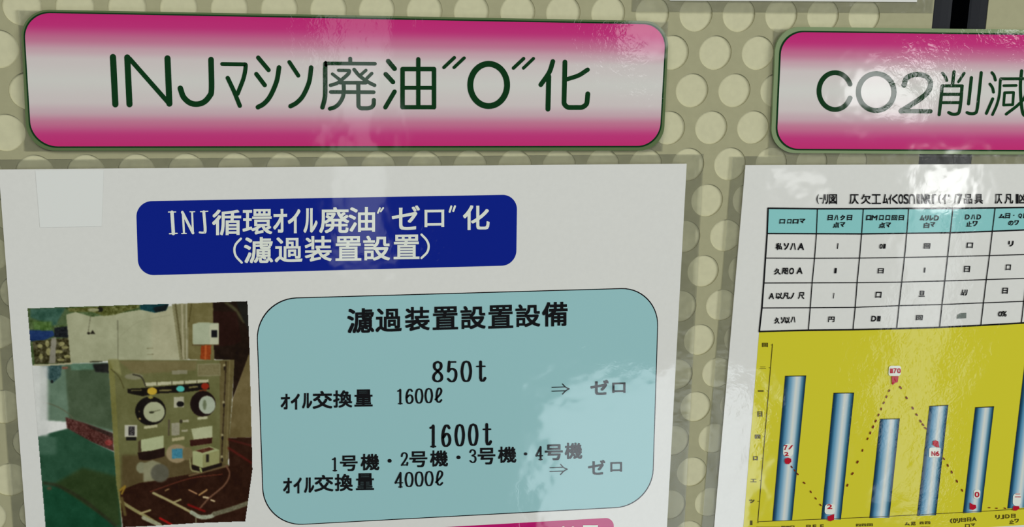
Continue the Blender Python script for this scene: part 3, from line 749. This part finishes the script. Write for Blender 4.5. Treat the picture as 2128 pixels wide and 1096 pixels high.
# ------------------------------------------------------------------ right poster: table
T = lambda x, y: (1300 + x / 2.57, 340 + y / 2.57)
VX = [[757, 1020, 1265, 1507, 1743, 1968, 2186, 2400], [752, 1015, 1256, 1497, 1729, 1953, 2170, 2384], [743, 1005, 1245, 1485, 1715, 1938, 2153, 2366],
      [734, 992, 1232, 1470, 1700, 1921, 2136, 2348], [724, 982, 1222, 1456, 1685, 1906, 2121, 2332], [710, 972, 1210, 1443, 1672, 1892, 2108, 2318]]
VY = [[237, 240, 240, 238, 238, 235, 232, 229], [372, 373, 374, 371, 368, 360, 351, 343], [503, 504, 503, 500, 495, 490, 483, 476],
      [636, 635, 634, 631, 625, 618, 611, 603], [769, 768, 766, 757, 751, 742, 734, 725], [895, 888, 885, 880, 873, 862, 850, 838]]
P = Pen()
hd = [T(x, y) for x, y in zip(VX[0], VY[0])] + [T(x, y) for x, y in reversed(list(zip(VX[1], VY[1])))]
P.poly(hd); P.build('table_header', M_PRINT, .0010, po2, np.tile((146, 212, 212), (len(hd), 1)))['label'] = 'turquoise table header row'
P = Pen()
for r in range(6):
    P.stroke([T(x, y) for x, y in zip(VX[r], VY[r])], 3.2 if r in (0, 5) else (2.8 if r == 1 else 1.9))
for c in range(8):
    P.stroke([T(VX[r][c], VY[r][c]) for r in range(6)], 3.2 if c == 0 else 2.0)
P.build('table_grid', M_INK, .0012, po2)['label'] = 'black grid lines'
P = Pen()
t4 = lambda x0, x1, y0=64, y1=158: (1680 + x0 / 4.75, 1680 + x1 / 4.75, 390 + y0 / 4.75, 390 + y1 / 4.75)
title = [('(', 70, 96), ('一', 100, 130), ('ﾉ', 130, 150), ('ﾘ', 152, 185), ('図', 195, 272), ('仄', 396, 485), ('欠', 512, 605), ('工', 615, 705), ('ﾑ', 725, 775), ('ｲ', 780, 810), ('く', 815, 872), ('O', 880, 925),
         ('S', 930, 980), ('∩', 985, 1040), ('I', 1062, 1090), ('N', 1105, 1150), ('R', 1150, 1200), ('ſ', 1215, 1250), ('(', 1275, 1300), ('ｲ', 1318, 1350), ("'", 1372, 1388), ('/', 1430, 1452), ('7', 1465, 1505), ('品', 1530, 1605), ('具', 1632, 1710),
         ('仄', 1830, 1900), ('凡', 1925, 2008), ('I', 2036, 2062), ('凶', 2068, 2135)]
for ch, a_, b_ in title:
    ya, yb2 = (64, 158)
    if ch in '一': ya, yb2 = 98, 108
    if ch == "'": ya, yb2 = 68, 92
    dyy = -4 * (a_ - 70) / 2060
    P.glyph(ch, *t4(a_, b_, ya + dyy, yb2 + dyy), skew=0, bold=.016 if ch not in "一'(/I1" else .004)
t6 = lambda x0, x1, y0, y1: (*[1300 + q_ / 2.57 for q_ in (x0, x1)], *[340 + q_ / 2.57 for q_ in (y0, y1)])
small = [('ロ', 820, 848, 296, 318), ('ロ', 862, 882, 296, 318), ('ﾛ', 890, 920, 296, 318), ('ﾏ', 926, 955, 294, 316),
  ('日', 1077, 1102, 274, 300), ('ハ', 1113, 1132, 274, 300), ('ｸ', 1144, 1168, 274, 300), ('日', 1180, 1206, 274, 300), ('点', 1106, 1138, 312, 340), ('ﾏ', 1142, 1168, 312, 336),
  ('ﾛ', 1282, 1308, 275, 300), ('M', 1312, 1340, 275, 300), ('ロ', 1352, 1374, 275, 300), ('ロ', 1386, 1408, 275, 300), ('回', 1418, 1446, 275, 300), ('日', 1456, 1482, 275, 300), ('点', 1350, 1382, 314, 342), ('ﾏ', 1386, 1412, 314, 338),
  ('ﾑ', 1570, 1592, 276, 302), ('ﾘ', 1596, 1614, 276, 302), ('ﾚ', 1622, 1640, 276, 302), ('D', 1646, 1668, 276, 302), ('白', 1590, 1618, 314, 342), ('ﾏ', 1624, 1648, 312, 336),
  ('D', 1810, 1832, 271, 296), ('ハ', 1842, 1862, 271, 296), ('D', 1872, 1893, 271, 296), ('止', 1816, 1844, 308, 334), ('ﾜ', 1850, 1874, 306, 332),
  ('ﾑ', 1990, 2020, 268, 290), ('日', 2024, 2048, 264, 290), ('・', 2066, 2072, 272, 278), ('Q', 2094, 2112, 266, 290), ('I', 2120, 2126, 264, 290), ('日', 2136, 2160, 262, 288), ('の', 2040, 2066, 304, 328), ('ﾜ', 2072, 2094, 302, 326),
  ('私', 800, 834, 424, 458), ('ｿ', 842, 868, 424, 458), ('ハ', 878, 906, 424, 458), ('A', 918, 950, 424, 458),
  ('久', 792, 826, 558, 590), ('咫', 832, 866, 556, 588), ('O', 872, 896, 556, 588), ('A', 912, 942, 554, 586),
  ('A', 764, 790, 690, 720), ('以', 800, 834, 688, 720), ('凡', 836, 874, 688, 720), ('ﾉ', 878, 896, 688, 720), ('尺', 920, 952, 686, 720),
  ('久', 794, 820, 820, 852), ('ｿ', 826, 846, 818, 850), ('以', 848, 874, 818, 850), ('ハ', 880, 904, 816, 846),
  ('I', 1127, 1132, 424, 454), ('0', 1353, 1368, 428, 452), ('1', 1372, 1385, 427, 452), ('回', 1590, 1622, 425, 452), ('ロ', 1818, 1850, 421, 448), ('ﾘ', 2040, 2066, 412, 440),
  ('1', 1112, 1124, 556, 584), ('日', 1344, 1374, 558, 584), ('I', 1590, 1597, 554, 580), ('日', 1804, 1834, 546, 577), ('ロ', 2026, 2052, 538, 566),
  ('I', 1106, 1110, 688, 718), ('ロ', 1332, 1362, 684, 714), ('旦', 1564, 1594, 678, 708), ('ﾑ', 1788, 1804, 672, 702), ('ﾘ', 1806, 1820, 672, 702), ('日', 2008, 2036, 662, 692),
  ('円', 1080, 1112, 816, 844), ('D', 1310, 1334, 812, 840), ('1', 1340, 1358, 812, 840), ('回', 1548, 1582, 808, 834), ('0', 1986, 2006, 788, 814), ('%', 2006, 2030, 786, 814)]
for ch, *bx in small: P.glyph(ch, *t6(*bx), bold=.03 if ch not in '1I' else .006, skew=-1.2)
P.build('lettering', M_INK, .0013, po2)['label'] = 'small black table lettering'
P = Pen(); P.poly([T(1764, 826), T(1768, 806), T(1785, 797), T(1814, 795), T(1813, 824)]); P.build('smudge', M_GREY, .0013, po2)['label'] = 'grey smudged table entry'

# chart panel
Z = lambda x, y: (1480 + x / 2.634, 680 + y / 2.634)
P = Pen()
tb = [T(x, y + 3) for x, y in zip(VX[5], VY[5])]
bl = (1541, 1126); br = (tb[-1][0] - 70, 1092 - .06 * (tb[-1][0] - 2170))
pp = tb + [br, bl]
P.poly(pp)
P.build('chart_background', M_PRINT, .0010, po2, np.tile((220, 212, 50), (len(pp), 1)))['label'] = 'yellow chart background'
P = Pen()
P.stroke([Z(326, 90), Z(246, 1062)], 1.5); P.stroke([Z(246, 1062), Z(900, 1036), Z(1500, 1004), Z(2350, 950)], 1.2)
for k, (x_, y_) in enumerate([(285, 95), (273, 220), (262, 347), (257, 473), (245, 597), (233, 715), (222, 837), (213, 950), (210, 1068)]):
    P.stroke([Z(x_ + 34 - 3 * (k > 6), y_), Z(x_ + 40, y_)], 1.0)
P.build('chart_axes', M_OLIVEINK, .0012, po2)['label'] = 'thin dark axis lines'
P = Pen()
for ch, x_, y_, w_, h_ in (('回', 285, 95, 30, 20), ('二', 273, 220, 34, 10), ('一', 262, 347, 30, 7), ('日', 257, 473, 24, 26), ('四', 245, 597, 28, 20), ('ﾛ', 233, 715, 24, 20), ('工', 222, 837, 32, 16), ('ﾂ', 213, 950, 28, 18), ('1', 210, 1068, 10, 22)):
    x0, y0 = Z(x_ - w_ / 2, y_ - h_ / 2); x1, y1 = Z(x_ + w_ / 2, y_ + h_ / 2); P.glyph(ch, x0, x1, y0, y1, bold=.05)
P.build('axis_numbers', M_OLIVEINK, .0012, po2)['label'] = 'small smudged axis numbers'
P = Pen()
for ch, x0, x1, y0, y1 in [('一', 238, 370, 1090, 1096), ('四', 375, 395, 1086, 1106), ('四', 400, 420, 1086, 1106), ('日', 425, 445, 1084, 1104),
    ('日', 512, 534, 1080, 1100), ('E', 548, 565, 1079, 1099), ('F', 588, 605, 1078, 1098), ('四', 784, 808, 1074, 1088), ('四', 814, 838, 1073, 1087), ('回', 844, 874, 1072, 1086), ('二', 795, 870, 1094, 1102),
    ('ﾑ', 1050, 1076, 1066, 1082), ('尼', 1084, 1108, 1063, 1082), ('四', 1132, 1152, 1062, 1076), ('四', 1160, 1188, 1061, 1075), ('一', 1136, 1188, 1090, 1095),
    ('(', 1298, 1310, 1046, 1070), ('0', 1314, 1330, 1045, 1069), ('ﾘ', 1334, 1352, 1044, 1068), ('日', 1358, 1382, 1042, 1062), ('日', 1390, 1412, 1040, 1060), ('A', 1418, 1442, 1038, 1058), ('ロ', 1380, 1404, 1076, 1096), ('ﾏ', 1410, 1434, 1072, 1086),
    ('ﾘ', 1545, 1568, 1026, 1048), ('J', 1574, 1592, 1025, 1047), ('D', 1600, 1622, 1023, 1043), ('日', 1632, 1654, 1020, 1040), ('止', 1622, 1646, 1052, 1074), ('ﾜ', 1650, 1672, 1048, 1066)]:
    a_, c_ = Z(x0, y0); b_, d_ = Z(x1, y1); P.glyph(ch, a_, b_, c_, d_, bold=.04)
P.build('lettering', M_OLIVEINK, .0012, po2)['label'] = 'small dark labels under the bars'

BAR = [(0, (16, 40, 62)), (.10, (22, 74, 106)), (.24, (92, 150, 186)), (.44, (172, 204, 222)), (.56, (226, 230, 222)), (.70, (196, 216, 224)), (.84, (84, 140, 168)), (.95, (24, 66, 92)), (1, (14, 36, 54))]
BR = ramp(BAR)
bars = [[(395, 266), (510, 264), (433, 1056), (325, 1060)], [(660, 359), (772, 358), (700, 1050), (592, 1050)], [(914, 501), (1022, 499), (965, 1040), (856, 1042)],
        [(1184, 431), (1287, 425), (1220, 1027), (1116, 1030)], [(1434, 438), (1537, 433), (1468, 1010), (1367, 1016)], [(1704, 200), (1808, 196), (1714, 985), (1610, 990)],
        [(1950, 420), (2050, 415), (1960, 968), (1860, 974)]]
for bq in bars:
    b = rounded_panel('chart_bar', [Z(*q_) for q_ in bq], 0, .0012, parent=po2, colfn=lambda s_, t_: BR(s_), nx=22, n=3)
    P = Pen(); P.stroke([Z(*bq[0]), Z(*bq[1])], 1.6, cap=False); P.build('bar_cap', M_INK, .0013, b)

# dotted trend line
def dots(pts, n, w=3.4):
    for i in range(n):
        t = i / (n - 1) * (len(pts) - 1); k = min(int(t), len(pts) - 2); f_ = t - k
        x = pts[k][0] + (pts[k + 1][0] - pts[k][0]) * f_; y = pts[k][1] + (pts[k + 1][1] - pts[k][1]) * f_
        an = math.atan2(pts[k + 1][1] - pts[k][1], pts[k + 1][0] - pts[k][0]) + rng.uniform(-.3, .3)
        a_ = Z(x - 4 * math.cos(an), y - 4 * math.sin(an)); b_ = Z(x + 4 * math.cos(an), y + 4 * math.sin(an)); P = Pen(); P.stroke([a_, b_], w * rng.uniform(.8, 1.1)); P.build('trend_dot', M_DOT, .0014, po2)
dots([(430, 762), (462, 800), (535, 898), (588, 970)], 7, 2.8)
dots([(735, 862), (845, 608), (905, 478), (963, 345)], 13)
dots([(1025, 328), (1092, 440), (1135, 512), (1162, 550)], 7)
dots([(1262, 717), (1305, 790), (1362, 890)], 5)
dots([(1510, 985), (1550, 988), (1596, 988)], 3, 2.4)
M_TAG = M_WHITEINK
def value_tag(boxq, rad, txt, mark):
    if boxq:
        x0, x1, y0, y1 = boxq
        t_ = rounded_panel('value_tag', [Z(x0, y0), Z(x1, y0), Z(x1 - 3, y1), Z(x0 - 3, y1)], rad, .0015, M_TAG, po2, n=6); t_['label'] = 'white value tag with red figures'
        P = Pen()
        for ch, a_, b_, c_, d_ in txt:
            p0 = Z(a_, c_); p1 = Z(b_, d_); P.glyph(ch, p0[0], p1[0], p0[1], p1[1], bold=.03)
        P.build('figures', M_RED, .0017, t_)
    P = Pen(); P.poly([Z(*q_) for q_ in mark]); P.build('data_marker', M_RED, .0017, po2)['label'] = 'red data marker'
value_tag((961, 1028, 208, 264), .25, [('1', 967, 982, 224, 248), ('7', 986, 1002, 222, 248), ('0', 1006, 1024, 222, 248)], [(975, 266), (1013, 265), (1008, 298), (995, 300), (982, 312), (977, 310)])
value_tag((385, 440, 636, 706), .3, [('7', 388, 405, 642, 668), ('/', 412, 436, 642, 664), ('2', 390, 412, 680, 700)], [(392, 716), (410, 710), (426, 716), (427, 732), (414, 745), (396, 744), (390, 732)])
value_tag((612, 668, 965, 1020), .3, [('2', 624, 650, 966, 990)], [(625, 1032), (662, 1018), (660, 1050), (640, 1058), (626, 1052)])
value_tag((1182, 1244, 656, 710), .15, [('N', 1194, 1213, 676, 700), ('6', 1216, 1236, 676, 700)], [(1200, 620), (1215, 615), (1231, 622), (1235, 655), (1215, 650), (1199, 640)])
value_tag((1426, 1462, 885, 935), .3, [('0', 1430, 1454, 898, 926)], [(1402, 955), (1418, 966), (1435, 968), (1438, 985), (1420, 996), (1402, 992)])
value_tag((1640, 1684, 905, 975), .3, [('二', 1650, 1680, 908, 926)], [(1640, 975), (1672, 976), (1674, 990), (1655, 1000), (1636, 998)])
